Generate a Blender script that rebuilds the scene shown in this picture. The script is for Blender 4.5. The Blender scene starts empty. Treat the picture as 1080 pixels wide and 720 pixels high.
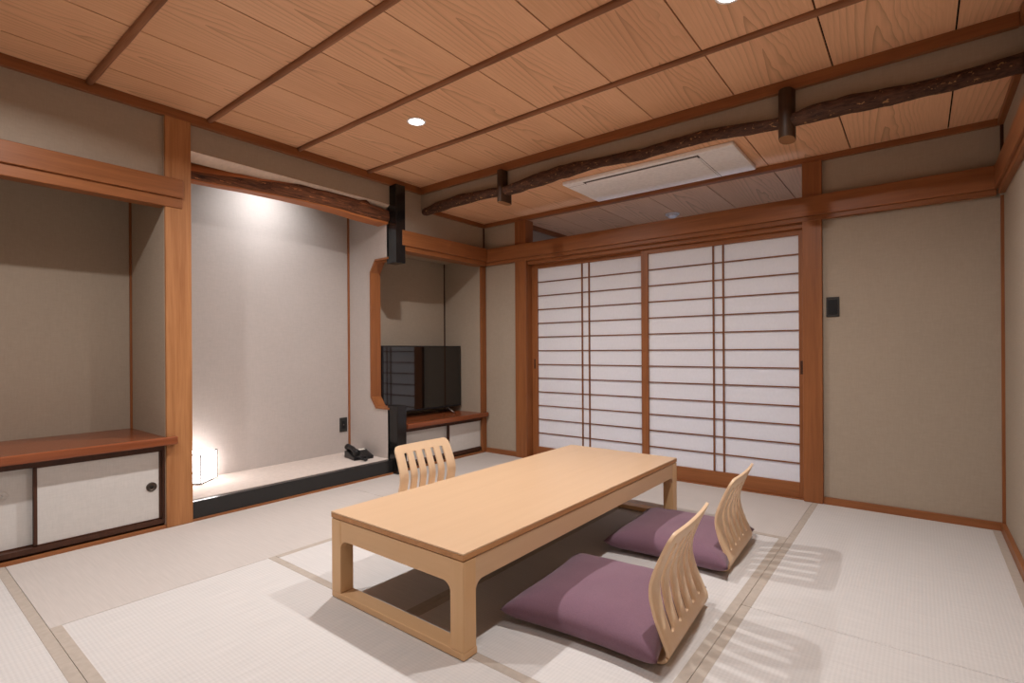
import bpy, bmesh, math, random
from mathutils import Vector, Matrix, noise
random.seed(7)
SC = bpy.context.scene
COL = SC.collection
PI = math.pi

# ------------------------------------------------------------------ colour / nodes
def lin(c):
    c = c / 255.0
    return c / 12.92 if c <= 0.04045 else ((c + 0.055) / 1.055) ** 2.4
def rgb(r, g, b): return (lin(r), lin(g), lin(b), 1.0)

def new_mat(name, rough=0.6, spec=0.3):
    m = bpy.data.materials.new(name); m.use_nodes = True
    nt = m.node_tree
    b = nt.nodes['Principled BSDF']
    b.inputs['Roughness'].default_value = rough
    b.inputs['Specular IOR Level'].default_value = spec
    return m, nt, b
def N(nt, t, **kw):
    n = nt.nodes.new(t)
    for k, v in kw.items(): setattr(n, k, v)
    return n
def math_n(nt, op, a, b=None, c=None):
    n = N(nt, 'ShaderNodeMath', operation=op)
    for i, v in enumerate((a, b, c)):
        if v is None: continue
        if isinstance(v, (int, float)): n.inputs[i].default_value = v
        else: nt.links.new(v, n.inputs[i])
    return n.outputs[0]
def ramp(nt, fac, stops):
    r = N(nt, 'ShaderNodeValToRGB')
    els = r.color_ramp.elements
    while len(els) < len(stops): els.new(0.5)
    for e, (p, c) in zip(els, stops): e.position = p; e.color = c
    nt.links.new(fac, r.inputs[0]); return r.outputs[0]
def bump(nt, b, h, strength, dist):
    n = N(nt, 'ShaderNodeBump'); n.inputs['Strength'].default_value = strength; n.inputs['Distance'].default_value = dist
    nt.links.new(h, n.inputs['Height']); nt.links.new(n.outputs[0], b.inputs['Normal'])
def coords(nt, scale=(1, 1, 1), loc=(0, 0, 0), src='Object'):
    tc = N(nt, 'ShaderNodeTexCoord'); mp = N(nt, 'ShaderNodeMapping')
    mp.inputs['Scale'].default_value = scale; mp.inputs['Location'].default_value = loc
    nt.links.new(tc.outputs[src], mp.inputs[0]); return mp.outputs[0]
def noise_n(nt, vec, scale, detail=3, rough=0.5, dist=0.0):
    n = N(nt, 'ShaderNodeTexNoise'); n.inputs['Scale'].default_value = scale; n.inputs['Detail'].default_value = detail
    n.inputs['Roughness'].default_value = rough; n.inputs['Distortion'].default_value = dist
    nt.links.new(vec, n.inputs['Vector']); return n.outputs['Fac']

def plain(name, c, rough=0.5, spec=0.3, metal=0.0):
    m, nt, b = new_mat(name, rough, spec)
    v = coords(nt); f = noise_n(nt, v, 40, 2)
    lo = tuple(x * 0.94 for x in c[:3]) + (1,); hi = tuple(min(1, x * 1.05) for x in c[:3]) + (1,)
    nt.links.new(ramp(nt, f, [(0.3, lo), (0.7, hi)]), b.inputs['Base Color'])
    b.inputs['Metallic'].default_value = metal
    return m
def wood(name, dark, light, axis='y', rough=0.5, spec=0.3, scale=1.0, contrast=1.0, pores=True):
    """straight-grained wood, streaks along the axis"""
    m, nt, b = new_mat(name, rough, spec)
    k = {'x': (0.05, 1, 1), 'y': (1, 0.05, 1), 'z': (1, 1, 0.05)}[axis]
    v = coords(nt, tuple(q * scale for q in k))
    f1 = noise_n(nt, v, 22, 4, 0.6, 0.6)
    f2 = noise_n(nt, v, 110, 2, 0.5)
    f3 = noise_n(nt, coords(nt, (1, 1, 1)), 2.2, 2)
    s = math_n(nt, 'ADD', math_n(nt, 'MULTIPLY', f1, 0.62), math_n(nt, 'MULTIPLY', f2, 0.25))
    s = math_n(nt, 'ADD', s, math_n(nt, 'MULTIPLY', f3, 0.13))
    w = 0.22 / contrast
    nt.links.new(ramp(nt, s, [(0.5 - w, dark), (0.5 + w, light)]), b.inputs['Base Color'])
    bump(nt, b, f2, 0.08, 0.002)
    return m

M = {}
M['trim'] = wood('aged_trim_wood', rgb(122, 72, 40), rgb(162, 102, 60), 'y', 0.42, 0.35)
M['trim_x'] = wood('aged_trim_wood_across', rgb(122, 72, 40), rgb(162, 102, 60), 'x', 0.42, 0.35)
M['trim_z'] = wood('aged_post_wood', rgb(120, 70, 38), rgb(160, 100, 58), 'z', 0.42, 0.35)
M['post'] = wood('pale_post_wood', rgb(140, 86, 48), rgb(192, 136, 88), 'z', 0.45, 0.3, 1.0, 1.0)
M['bat'] = wood('dark_batten_wood', rgb(98, 62, 41), rgb(178, 124, 90), 'x', 0.6, 0.2)
M['shelf'] = wood('red_shelf_wood', rgb(106, 52, 29), rgb(150, 83, 48), 'y', 0.25, 0.5)
M['dframe'] = wood('dark_door_frame_wood', rgb(52, 30, 20), rgb(84, 50, 34), 'z', 0.4, 0.3)
M['table'] = wood('pale_table_wood', rgb(202, 166, 130), rgb(214, 180, 145), 'y', 0.38, 0.35, 0.8, 0.55)
M['table_x'] = wood('pale_table_wood_across', rgb(204, 162, 118), rgb(220, 180, 136), 'x', 0.38, 0.35, 0.8, 0.55)
M['table_z'] = wood('pale_table_leg_wood', rgb(204, 162, 116), rgb(222, 182, 138), 'z', 0.38, 0.35, 0.8, 0.6)
M['edge'] = wood('table_edge_wood', rgb(168, 116, 72), rgb(198, 146, 98), 'y', 0.4, 0.3)
M['ply'] = wood('bent_plywood', rgb(222, 186, 148), rgb(238, 206, 170), 'z', 0.35, 0.35, 0.8, 0.55)
M['kumiko'] = wood('shoji_lattice_wood', rgb(104, 62, 36), rgb(140, 90, 56), 'x', 0.5, 0.3)
M['lacquer'] = plain('black_lacquer', rgb(24, 23, 23), 0.16, 0.5)
M['kerb'] = plain('black_kerb_lacquer', rgb(34, 33, 33), 0.25, 0.45)
M['black'] = plain('black_plastic', rgb(22, 22, 24), 0.35, 0.4)
M['darkgrey'] = plain('dark_grey_plastic', rgb(52, 50, 48), 0.5, 0.3)
M['chrome'] = plain('brushed_metal', rgb(120, 112, 104), 0.35, 0.5, 0.8)
M['bronze'] = plain('dark_bronze', rgb(74, 64, 56), 0.4, 0.5, 0.5)
M['white'] = plain('white_plastic', rgb(250, 246, 244), 0.45, 0.35)
M['slot'] = plain('shaded_slot_plastic', rgb(84, 76, 72), 0.6, 0.2)
M['border'] = plain('tatami_border_cloth', rgb(180, 168, 156), 0.85, 0.1)
M['mesh_back'] = plain('dark_gap', rgb(30, 18, 12), 0.9, 0.0)
M['paper_note'] = plain('paper_note', rgb(215, 208, 196), 0.8, 0.1)
M['platform'] = plain('pale_alcove_matting', rgb(206, 192, 182), 0.75, 0.15)

def wallpaper(name, c, strength=0.25):
    m, nt, b = new_mat(name, 0.85, 0.1)
    f = noise_n(nt, coords(nt, (1, 1, 0.12)), 170, 2, 0.6)
    g = noise_n(nt, coords(nt, (0.15, 0.15, 1)), 150, 2, 0.6)
    h = noise_n(nt, coords(nt), 3.0, 3)
    s = math_n(nt, 'ADD', math_n(nt, 'MULTIPLY', f, 0.5), math_n(nt, 'MULTIPLY', g, 0.5))
    s2 = math_n(nt, 'ADD', math_n(nt, 'MULTIPLY', s, 0.8), math_n(nt, 'MULTIPLY', h, 0.2))
    lo = tuple(x * 0.92 for x in c[:3]) + (1,); hi = tuple(min(1, x * 1.06) for x in c[:3]) + (1,)
    nt.links.new(ramp(nt, s2, [(0.3, lo), (0.7, hi)]), b.inputs['Base Color'])
    bump(nt, b, s, strength, 0.002)
    return m
M['wall'] = wallpaper('woven_wall_covering', rgb(170, 155, 138), 0.10)
M['fusuma'] = wallpaper('woven_door_covering', rgb(208, 203, 198), 0.12)
M['alcove'] = wallpaper('alcove_wall_covering', rgb(184, 174, 168), 0.12)

def ceiling_mat():
    m, nt, b = new_mat('cathedral_grain_board', 0.55, 0.25)
    tc = N(nt, 'ShaderNodeTexCoord'); sp = N(nt, 'ShaderNodeSeparateXYZ'); nt.links.new(tc.outputs['Object'], sp.inputs[0])
    x, y = sp.outputs[0], sp.outputs[1]
    bx = math_n(nt, 'DIVIDE', math_n(nt, 'ADD', x, 3.145), 0.4685)
    idx = math_n(nt, 'FLOOR', bx)
    u = math_n(nt, 'MULTIPLY', math_n(nt, 'SUBTRACT', math_n(nt, 'SUBTRACT', bx, idx), 0.5), 2.0)
    wn = N(nt, 'ShaderNodeTexWhiteNoise', noise_dimensions='1D'); nt.links.new(idx, wn.inputs['W'])
    r = wn.outputs['Value']
    nz = N(nt, 'ShaderNodeTexNoise'); nz.inputs['Scale'].default_value = 3.0; nz.inputs['Detail'].default_value = 3
    mp = N(nt, 'ShaderNodeMapping'); mp.inputs['Scale'].default_value = (1.6, 0.45, 1); nt.links.new(tc.outputs['Object'], mp.inputs[0])
    nt.links.new(mp.outputs[0], nz.inputs['Vector'])
    nf = math_n(nt, 'SUBTRACT', nz.outputs['Fac'], 0.5)
    uu = math_n(nt, 'ADD', u, math_n(nt, 'MULTIPLY', math_n(nt, 'SUBTRACT', r, 0.5), 0.45))
    uu = math_n(nt, 'ADD', uu, math_n(nt, 'MULTIPLY', nf, 0.5))
    u2 = math_n(nt, 'POWER', math_n(nt, 'ABSOLUTE', uu), 1.35)
    ph = math_n(nt, 'ADD', math_n(nt, 'MULTIPLY', u2, 9.0), math_n(nt, 'MULTIPLY', y, -2.6))
    ph = math_n(nt, 'ADD', ph, math_n(nt, 'MULTIPLY', r, 9.0))
    ph = math_n(nt, 'ADD', ph, math_n(nt, 'MULTIPLY', nf, 3.0))
    fr = math_n(nt, 'FRACT', ph)
    line = math_n(nt, 'POWER', fr, 4.0)
    fade = math_n(nt, 'SUBTRACT', 1.0, math_n(nt, 'MULTIPLY', math_n(nt, 'MINIMUM', math_n(nt, 'ABSOLUTE', uu), 1.0), 0.95))
    line = math_n(nt, 'MULTIPLY', line, fade)
    fine = noise_n(nt, coords(nt, (1, 0.03, 1)), 160, 2)
    tone = noise_n(nt, coords(nt, (2.1, 0.4, 1)), 1.2, 1)
    base = math_n(nt, 'ADD', math_n(nt, 'MULTIPLY', fine, 0.5), math_n(nt, 'MULTIPLY', tone, 0.5))
    base = math_n(nt, 'ADD', base, math_n(nt, 'MULTIPLY', math_n(nt, 'SUBTRACT', r, 0.5), 0.16))
    c0 = ramp(nt, base, [(0.3, rgb(222, 170, 130)), (0.7, rgb(240, 190, 150))])
    mx = N(nt, 'ShaderNodeMix', data_type='RGBA'); nt.links.new(math_n(nt, 'MULTIPLY', line, 0.62), mx.inputs[0])
    nt.links.new(c0, mx.inputs[6]); mx.inputs[7].default_value = rgb(160, 112, 78)
    nt.links.new(mx.outputs[2], b.inputs['Base Color'])
    return m
M['ceil'] = ceiling_mat()

def tatami_mat(name, axis, c=(208, 203, 199)):
    """woven rush: ribs along the axis"""
    m, nt, b = new_mat(name, 0.7, 0.2)
    tc = N(nt, 'ShaderNodeTexCoord'); sp = N(nt, 'ShaderNodeSeparateXYZ'); nt.links.new(tc.outputs['Object'], sp.inputs[0])
    q, l = (sp.outputs[1], sp.outputs[0]) if axis == 'x' else (sp.outputs[0], sp.outputs[1])
    ribs = math_n(nt, 'SINE', math_n(nt, 'MULTIPLY', q, 2 * PI / 0.0125))
    rush = math_n(nt, 'SINE', math_n(nt, 'MULTIPLY', l, 2 * PI / 0.006))
    k = (0.05, 1, 1) if axis == 'y' else (1, 0.05, 1)
    nz = noise_n(nt, coords(nt, k), 120, 2)
    h = math_n(nt, 'ADD', math_n(nt, 'MULTIPLY', ribs, 0.5), math_n(nt, 'MULTIPLY', rush, 0.04))
    s = math_n(nt, 'ADD', math_n(nt, 'MULTIPLY', nz, 0.4), math_n(nt, 'MULTIPLY', ribs, 0.05))
    s = math_n(nt, 'ADD', s, 0.3)
    nt.links.new(ramp(nt, s, [(0.25, rgb(*[v * 0.93 for v in c])), (0.75, rgb(*[min(255, v * 1.04) for v in c]))]), b.inputs['Base Color'])
    bump(nt, b, h, 0.22, 0.0012)
    return m
M['tat_x'] = tatami_mat('tatami_rush_across', 'x')
M['tat_y'] = tatami_mat('tatami_rush_along', 'y')
M['tat_s'] = tatami_mat('smooth_rush_sheen_tone', 'y', (198, 189, 182))  # darker beige paints in the duller sheen of these mats

def bark_mat(name, a, bcol, patch, amount, k=(0.3, 1, 1), kp=(1, 1.6, 1.6)):
    m, nt, b = new_mat(name, 0.75, 0.25)
    v = coords(nt, k)
    f = noise_n(nt, v, 60, 5, 0.65, 0.8)
    p = noise_n(nt, coords(nt, kp), 34, 4, 0.6)
    g = math_n(nt, 'GREATER_THAN', p, amount)
    c0 = ramp(nt, f, [(0.3, a), (0.72, bcol)])
    mx = N(nt, 'ShaderNodeMix', data_type='RGBA'); nt.links.new(g, mx.inputs[0]); nt.links.new(c0, mx.inputs[6]); mx.inputs[7].default_value = patch
    nt.links.new(mx.outputs[2], b.inputs['Base Color'])
    bump(nt, b, f, 0.9, 0.01)
    return m
M['bark'] = bark_mat('dark_log_bark', rgb(44, 28, 22), rgb(104, 70, 52), rgb(160, 118, 78), 0.645)
M['bark_y'] = bark_mat('lintel_bark', rgb(44, 26, 20), rgb(140, 88, 58), rgb(176, 112, 70), 0.64, (1, 0.07, 1), (1.6, 0.2, 1.6))
M['cut'] = wood('peeled_log_wood', rgb(150, 84, 44), rgb(196, 122, 70), 'y', 0.5, 0.3)
M['stub'] = wood('dark_stub_wood', rgb(44, 29, 20), rgb(84, 58, 40), 'z', 0.5, 0.3)
M['endgrain'] = plain('sawn_end_wood', rgb(150, 108, 74), 0.7, 0.1)

def cloth(name, c):
    m, nt, b = new_mat(name, 0.9, 0.1)
    b.inputs['Sheen Weight'].default_value = 0.25
    f = noise_n(nt, coords(nt), 260, 2); g = noise_n(nt, coords(nt), 7, 3)
    s = math_n(nt, 'ADD', math_n(nt, 'MULTIPLY', f, 0.6), math_n(nt, 'MULTIPLY', g, 0.4))
    nt.links.new(ramp(nt, s, [(0.3, tuple(x * 0.85 for x in c[:3]) + (1,)), (0.7, tuple(x * 1.1 for x in c[:3]) + (1,))]), b.inputs['Base Color'])
    bump(nt, b, s, 0.3, 0.003)
    return m
M['mauve'] = cloth('mauve_cushion_cloth', rgb(124, 93, 107))

def paper_mat():
    m = bpy.data.materials.new('shoji_paper'); m.use_nodes = True; nt = m.node_tree
    nt.nodes.clear()
    out = N(nt, 'ShaderNodeOutputMaterial'); d = N(nt, 'ShaderNodeBsdfDiffuse'); t = N(nt, 'ShaderNodeBsdfTranslucent'); mx = N(nt, 'ShaderNodeMixShader')
    f = noise_n(nt, coords(nt, (1, 1, 0.6)), 60, 4, 0.6)
    c = ramp(nt, f, [(0.25, rgb(243, 241, 242)), (0.75, rgb(249, 247, 248))])
    nt.links.new(c, d.inputs[0]); nt.links.new(c, t.inputs[0]); mx.inputs[0].default_value = 0.34
    nt.links.new(d.outputs[0], mx.inputs[1]); nt.links.new(t.outputs[0], mx.inputs[2]); nt.links.new(mx.outputs[0], out.inputs[0])
    return m
M['paper'] = paper_mat()
def glow(name, c, s):
    m = bpy.data.materials.new(name); m.use_nodes = True; b = m.node_tree.nodes['Principled BSDF']
    b.inputs['Base Color'].default_value = c; b.inputs['Emission Color'].default_value = c; b.inputs['Emission Strength'].default_value = s
    return m
M['lens'] = glow('lit_lens', rgb(255, 250, 244), 14.0)
M['lampshade'] = glow('lit_paper_shade', rgb(255, 249, 248), 9.0)
m_, nt_, b_ = new_mat('tv_screen_glass', 0.05, 1.0); b_.inputs['Base Color'].default_value = (0.004, 0.004, 0.004, 1); M['screen'] = m_

# ------------------------------------------------------------------ geometry
class MB:
    def __init__(s): s.v = []; s.f = []; s.mi = []
    def add(s, vs, fs, mi=0):
        o = len(s.v); s.v += [tuple(v) for v in vs]; s.f += [tuple(i + o for i in f) for f in fs]; s.mi += [mi] * len(fs); return s
    def box(s, x0, x1, y0, y1, z0, z1, mi=0):
        vs = [(x, y, z) for z in (z0, z1) for y in (y0, y1) for x in (x0, x1)]
        return s.add(vs, [(0, 2, 3, 1), (4, 5, 7, 6), (0, 1, 5, 4), (2, 6, 7, 3), (0, 4, 6, 2), (1, 3, 7, 5)], mi)
    def prism(s, poly, axis, a0, a1, mi=0):
        """poly: 2D points; axis: extrusion axis. x->(y,z) y->(x,z) z->(x,y)"""
        def P(p, a): return {'x': (a, p[0], p[1]), 'y': (p[0], a, p[1]), 'z': (p[0], p[1], a)}[axis]
        n = len(poly); vs = [P(p, a0) for p in poly] + [P(p, a1) for p in poly]
        fs = [tuple(range(n)), tuple(range(2 * n - 1, n - 1, -1))] + [(i, i + n, (i + 1) % n + n, (i + 1) % n) for i in range(n)]
        return s.add(vs, fs, mi)
    def tube(s, pts, radii, seg=12, mi=0, cap=True, jitter=0.0):
        pts = [Vector(p) for p in pts]; n = len(pts); rings = []
        for i, p in enumerate(pts):
            t = (pts[min(i + 1, n - 1)] - pts[max(i - 1, 0)]).normalized()
            a = Vector((0, 0, 1)) if abs(t.z) < 0.9 else Vector((1, 0, 0))
            u = t.cross(a).normalized(); w = u.cross(t).normalized()
            r = radii[i] if isinstance(radii, (list, tuple)) else radii
            ring = []
            for k in range(seg):
                an = 2 * PI * k / seg; d = u * math.cos(an) + w * math.sin(an)
                q = p + d * r
                rr = r * (1 + jitter * noise.noise(Vector((q.x * 6, q.y * 30, q.z * 30))) + jitter * 0.6 * noise.noise(q * 14)) if jitter else r
                ring.append(p + d * rr)
            rings.append(ring)
        vs = [v for r in rings for v in r]
        fs = [(i * seg + k, i * seg + (k + 1) % seg, (i + 1) * seg + (k + 1) % seg, (i + 1) * seg + k) for i in range(n - 1) for k in range(seg)]
        s.add(vs, fs, mi)
        if cap:
            s.add(rings[0], [tuple(range(seg - 1, -1, -1))], mi); s.add(rings[-1], [tuple(range(seg))], mi)
        return s
    def lathe(s, prof, seg=32, c=(0, 0, 0), axis='z', mi=0):
        def P(r, h, a):
            u, w = r * math.cos(a), r * math.sin(a)
            return {'z': (c[0] + u, c[1] + w, c[2] + h), 'x': (c[0] + h, c[1] + u, c[2] + w), 'y': (c[0] + u, c[1] + h, c[2] + w)}[axis]
        vs = [P(r, h, 2 * PI * k / seg) for r, h in prof for k in range(seg)]
        fs = [(i * seg + k, i * seg + (k + 1) % seg, (i + 1) * seg + (k + 1) % seg, (i + 1) * seg + k) for i in range(len(prof) - 1) for k in range(seg)]
        return s.add(vs, fs, mi)
    def build(s, name, mats, parent=None, bevel=0.0, smooth=False, seg=2):
        me = bpy.data.meshes.new(name); me.from_pydata(s.v, [], s.f); me.update()
        for mm in (mats if isinstance(mats, (list, tuple)) else [mats]): me.materials.append(mm)
        for p, i in zip(me.polygons, s.mi): p.material_index = i
        bm = bmesh.new(); bm.from_mesh(me); bmesh.ops.remove_doubles(bm, verts=bm.verts, dist=1e-5)
        bmesh.ops.recalc_face_normals(bm, faces=bm.faces); bm.to_mesh(me); bm.free()
        if smooth:
            for p in me.polygons: p.use_smooth = True
        o = bpy.data.objects.new(name, me); COL.objects.link(o)
        if parent: o.parent = parent
        if bevel:
            b = o.modifiers.new('bevel', 'BEVEL'); b.width = bevel; b.segments = seg; b.limit_method = 'ANGLE'; b.angle_limit = math.radians(40)
        return o
def tag(o, label, cat, group=None):
    o['label'] = label; o['category'] = cat
    if group: o['group'] = group
    return o
def struct(o): o['kind'] = 'structure'; return o
def root(name, loc, label, cat, group=None, rz=0.0):
    o = bpy.data.objects.new(name, None); COL.objects.link(o); o.location = loc; o.rotation_euler = (0, 0, rz)
    o.empty_display_size = 0.1
    return tag(o, label, cat, group)
trim_count = [0]
def trim(mb, mat, bevel=0.003, name=None):
    trim_count[0] += 1
    return struct(mb.build(name or 'trim_%d' % trim_count[0], mat, None, bevel))
def wall(name, mb, mat=None): return struct(mb.build('wall_' + name, mat or M['wall']))

# ------------------------------------------------------------------ dimensions (metres)
XL, XR, YB, YF = -3.40, 0.365, 3.88, -0.80      # plaster faces
YH = 3.055                                       # hanging wall
ZC, ZL = 2.41, 2.25                              # main and lowered ceiling
XN = -3.95                                       # niche back

# floor and tatami
struct(MB().box(-4.1, XR + 0.1, YF - 0.1, 5.45, -0.12, -0.056).build('floor', wood('subfloor_wood', rgb(120, 84, 56), rgb(150, 110, 78), 'x')))
BW = 0.034
def tatami(x0, x1, y0, y1, axis, borders, label):
    g = 0.0012
    x0 += g; x1 -= g; y0 += g; y1 -= g
    cx, cy = (x0 + x1) / 2, (y0 + y1) / 2
    r = root('tatami_mat', (cx, cy, 0), label, 'tatami mat', 'tatami mats covering the floor')
    MB().box(x0 - cx, x1 - cx, y0 - cy, y1 - cy, -0.055, 0).build('mat_body', M['tat_' + axis], r, 0.002)
    for b in borders:
        h0, h1 = -0.05, 0.0012
        e = 0.0006
        if b == 'y0': q = (x0, x1, y0 - e, y0 + BW)
        if b == 'y1': q = (x0, x1, y1 - BW, y1 + e)
        if b == 'x0': q = (x0 - e, x0 + BW, y0, y1)
        if b == 'x1': q = (x1 - BW, x1 + e, y0, y1)
        MB().box(q[0] - cx, q[1] - cx, q[2] - cy, q[3] - cy, h0, h1).build('border', M['border'], r, 0.001)
XA, XB_, XC = -2.49, -1.525, -0.553
Y1, Y2, Y3, Y4 = 0.435, 1.275, 2.145, 3.02
tatami(XC, XR - 0.02, Y3, YB - 0.015, 'y', ('x0', 'x1'), 'tatami mat in the corner under the dark wall switch')
tatami(XC, XR - 0.02, Y1, Y3, 'y', ('x0', 'x1'), 'tatami mat in front, nearest the camera behind the front floor chair')
tatami(XA, XC, Y4, YB - 0.0, 's', ('y0',), 'tatami mat along the foot of the paper screens')
tatami(XB_, XC, Y2, Y4, 'y', ('x0', 'x1'), 'tatami mat under both purple cushions')
tatami(XA, XB_, Y2, Y4, 'y', ('x0', 'x1'), 'tatami mat mostly hidden beneath the low table')
tatami(XA, XC, Y1, Y2, 'x', ('y0', 'y1'), 'tatami mat in front of the near end of the low table')
tatami(XL + 0.02, XA, Y1, 2.25, 's', (), 'smooth tatami mat along the front of the alcove with the paper lamp')
tatami(XL + 0.02, XA, 2.25, YB - 0.015, 's', (), 'smooth tatami mat before the television cabinet')
tatami(XL + 0.02, -1.5, YF + 0.01, Y1, 'x', ('y1', 'y0'), 'tatami mat by the left cabinet doors at the picture corner')
tatami(-1.5, XR - 0.02, YF + 0.01, Y1, 'x', ('y1', 'y0'), 'tatami mat directly below the camera')

# ------------------------------------------------------------------ walls of the setting
wall('right', MB().box(XR, XR + 0.1, YF - 0.1, 5.4, -0.06, 2.5))
wall('front', MB().box(-4.1, XR, YF - 0.1, YF, -0.06, 2.5))
wall('back_left', MB().box(-3.99, -2.99, YB, YB + 0.08, -0.06, ZL + 0.05))
wall('back_right', MB().box(-0.49, XR, YB, YB + 0.08, -0.06, ZL + 0.05))
# left niche (over the low cabinet)
wall('niche_back', MB().box(XN - 0.06, XN, YF, 1.13, -0.06, 2.46))
wall('niche_side', MB().box(XN, -3.388, 1.097, 1.225, -0.06, 2.46))
wall('niche_top', MB().box(XN, -3.41, YF, 1.115, 1.98, 2.04))
wall('left_upper', MB().box(XL - 0.1, XL, YF, 1.12, 1.95, 2.46))
# alcove
wall('alcove_back', MB().box(-4.04, -3.98, 1.225, 2.80, -0.06, 2.46), M['alcove'])
wall('alcove_upper', MB().prism([(-3.56, 2.46), (XL - 0.01, 2.46), (XL - 0.01, 2.203), (-3.485, 2.165), (-3.56, 2.165)], 'y', 1.225, 2.80))
wall('alcove_ceiling', MB().box(-3.98, -3.56, 1.225, 2.72, 2.40, 2.46))
# partition with the open cut-out between alcove and television niche
FX = -3.425
cut = [(FX, 0.520), (-3.598, 0.520), (-3.668, 0.610), (-3.668, 1.675), (-3.598, 1.775), (FX, 1.775)]
mb = MB()
mb.prism([(-3.98, 0.0), (FX, 0.0), (FX, 0.520), (-3.598, 0.520), (-3.668, 0.610), (-3.98, 0.610)], 'y', 2.72, 2.80)
mb.prism([(-3.98, 0.61), (-3.668, 0.61), (-3.668, 1.675), (-3.98, 1.675)], 'y', 2.72, 2.80)
mb.prism([(-3.98, 1.675), (-3.668, 1.675), (-3.598, 1.775), (FX, 1.775), (FX, 2.40), (-3.98, 2.40)], 'y', 2.72, 2.80)
wall('partition', mb, M['alcove'])
t = 0.016
inn = [(FX, 0.520 + t), (-3.598 + t * 0.5, 0.520 + t), (-3.668 + t, 0.610 + t * 0.4), (-3.668 + t, 1.675 - t * 0.4), (-3.598 + t * 0.5, 1.775 - t), (FX, 1.775 - t)]
mb = MB()
for i in range(5): mb.prism([cut[i], cut[i + 1], inn[i + 1], inn[i]], 'y', 2.712, 2.812)
trim(mb, M['trim_z'], 0.001)
# television niche
wall('tv_niche_back', MB().box(-3.95, -3.89, 2.80, 3.88, -0.06, 2.46))
wall('tv_niche_side', MB().box(-3.89, -3.40, 3.81, YB, -0.06, 1.90))
wall('tv_niche_top', MB().box(-3.89, -3.41, 2.80, 3.81, 1.90, 1.95))
wall('left_far_upper', MB().box(XL - 0.1, XL, 2.80, YB, 1.95, 2.46))
# hanging wall between the two ceilings
wall('hanging', MB().box(XL, XR, YH, YH + 0.05, 2.235, 2.5))

# ------------------------------------------------------------------ ceilings
mb = MB(); ml = MB()
edges = [XL - 0.02] + [-3.145 + 0.4685 * i for i in range(8)] + [XR + 0.02]
for a, b in zip(edges[:-1], edges[1:]):
    mb.box(a + 0.0035, b - 0.0035, YF - 0.05, YH + 0.01, ZC, ZC + 0.012)
    ml.box(a + 0.0035, b - 0.0035, YH + 0.04, 5.4, ZL, ZL + 0.012)
mb.box(XL - 0.1, XR + 0.05, YF - 0.05, YH + 0.02, ZC + 0.012, ZC + 0.03, 1)
ml.box(XL - 0.1, XR + 0.05, YH + 0.04, 5.45, ZL + 0.012, ZL + 0.03, 1)
struct(mb.build('ceiling', [M['ceil'], M['mesh_back']]))
struct(ml.build('ceiling_lowered', [M['ceil'], M['mesh_back']]))
# ceiling battens
for y in (0.184, 0.761, 1.338, 1.914, 2.491):
    mb = MB(); n = 40
    pts = [(XL + 0.03 + (XR - XL - 0.05) * i / n, y + 0.004 * noise.noise(Vector((i * 0.31, y * 9, 0))), ZC - 0.006) for i in range(n + 1)]
    mb.tube(pts, [0.017 * (1 + 0.10 * noise.noise(Vector((i * 0.4, y * 3, 5)))) for i in range(n + 1)], 10)
    struct(mb.build('trim_%d' % (30 + int(y * 10)), M['bat'], None, 0, True))
# ceiling mouldings
trim(MB().box(XL - 0.02, XL + 0.028, YF, YH - 0.0, 2.355, ZC), M['trim'])
trim(MB().box(XR - 0.028, XR + 0.02, YF, YH, 2.355, ZC), M['trim'])
trim(MB().box(XL + 0.028, XR - 0.028, YH - 0.03, YH + 0.02, 2.352, ZC), M['trim_x'])
trim(MB().box(XL - 0.02, XL + 0.024, YH + 0.05, YB, 2.213, ZL), M['trim'])
trim(MB().box(XR - 0.024, XR + 0.02, YH + 0.05, YB, 2.213, ZL), M['trim'])
trim(MB().box(XL + 0.024, XR - 0.024, YB - 0.022, YB + 0.03, 2.213, ZL), M['trim_x'])

# ------------------------------------------------------------------ posts and rails
trim(MB().box(-3.52, -3.372, 1.10, 1.235, 0, 2.356), M['post'], 0.004)             # broad alcove post
trim(MB().box(-2.99, -2.862, YB - 0.03, YB + 0.09, 0, 2.215), M['trim_z'], 0.004)
trim(MB().box(-0.602, -0.490, YB - 0.03, YB + 0.09, 0, 2.215), M['trim_z'], 0.004)
trim(MB().box(-3.46, -3.372, 3.815, 3.875, 0, 1.83), M['trim_z'], 0.003)           # post right of the television
trim(MB().box(-3.41, -3.392, YB - 0.015, YB + 0.0, 1.99, 2.213), M['dframe'], 0.001)
trim(MB().box(XR - 0.014, XR, YB - 0.016, YB, 0, 1.83), M['trim_z'], 0.001)
trim(MB().box(XR - 0.014, XR, YB - 0.016, YB, 1.99, 2.213), M['dframe'], 0.001)
# nageshi rails with their stepped lower strip
def rail(x0, x1, y0, y1, z0, zm, z1, face, mat):
    mb = MB()
    if face == '+x': mb.box(x0, x1, y0, y1, zm, z1); mb.box(x0, x1 - 0.014, y0, y1, z0, zm + 0.002)
    if face == '-y': mb.box(x0, x1, y0, y1, zm, z1); mb.box(x0, x1, y0 + 0.014, y1, z0, zm + 0.002)
    if face == '-x': mb.box(x0, x1, y0, y1, zm, z1); mb.box(x0 + 0.014, x1, y0, y1, z0, zm + 0.002)
    return trim(mb, mat, 0.004)
rail(-3.45, -3.352, YF, 1.187, 1.835, 1.893, 2.00, '+x', M['trim'])
rail(-3.45, -3.318, 2.782, YB - 0.045, 1.828, 1.87, 1.995, '+x', M['trim'])
rail(-3.40, XR - 0.03, YB - 0.048, YB + 0.06, 1.832, 1.862, 1.99, '-y', M['trim_x'])
rail(XR - 0.04, XR + 0.02, YF, YB - 0.045, 1.832, 1.862, 1.99, '-x', M['trim'])
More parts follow.
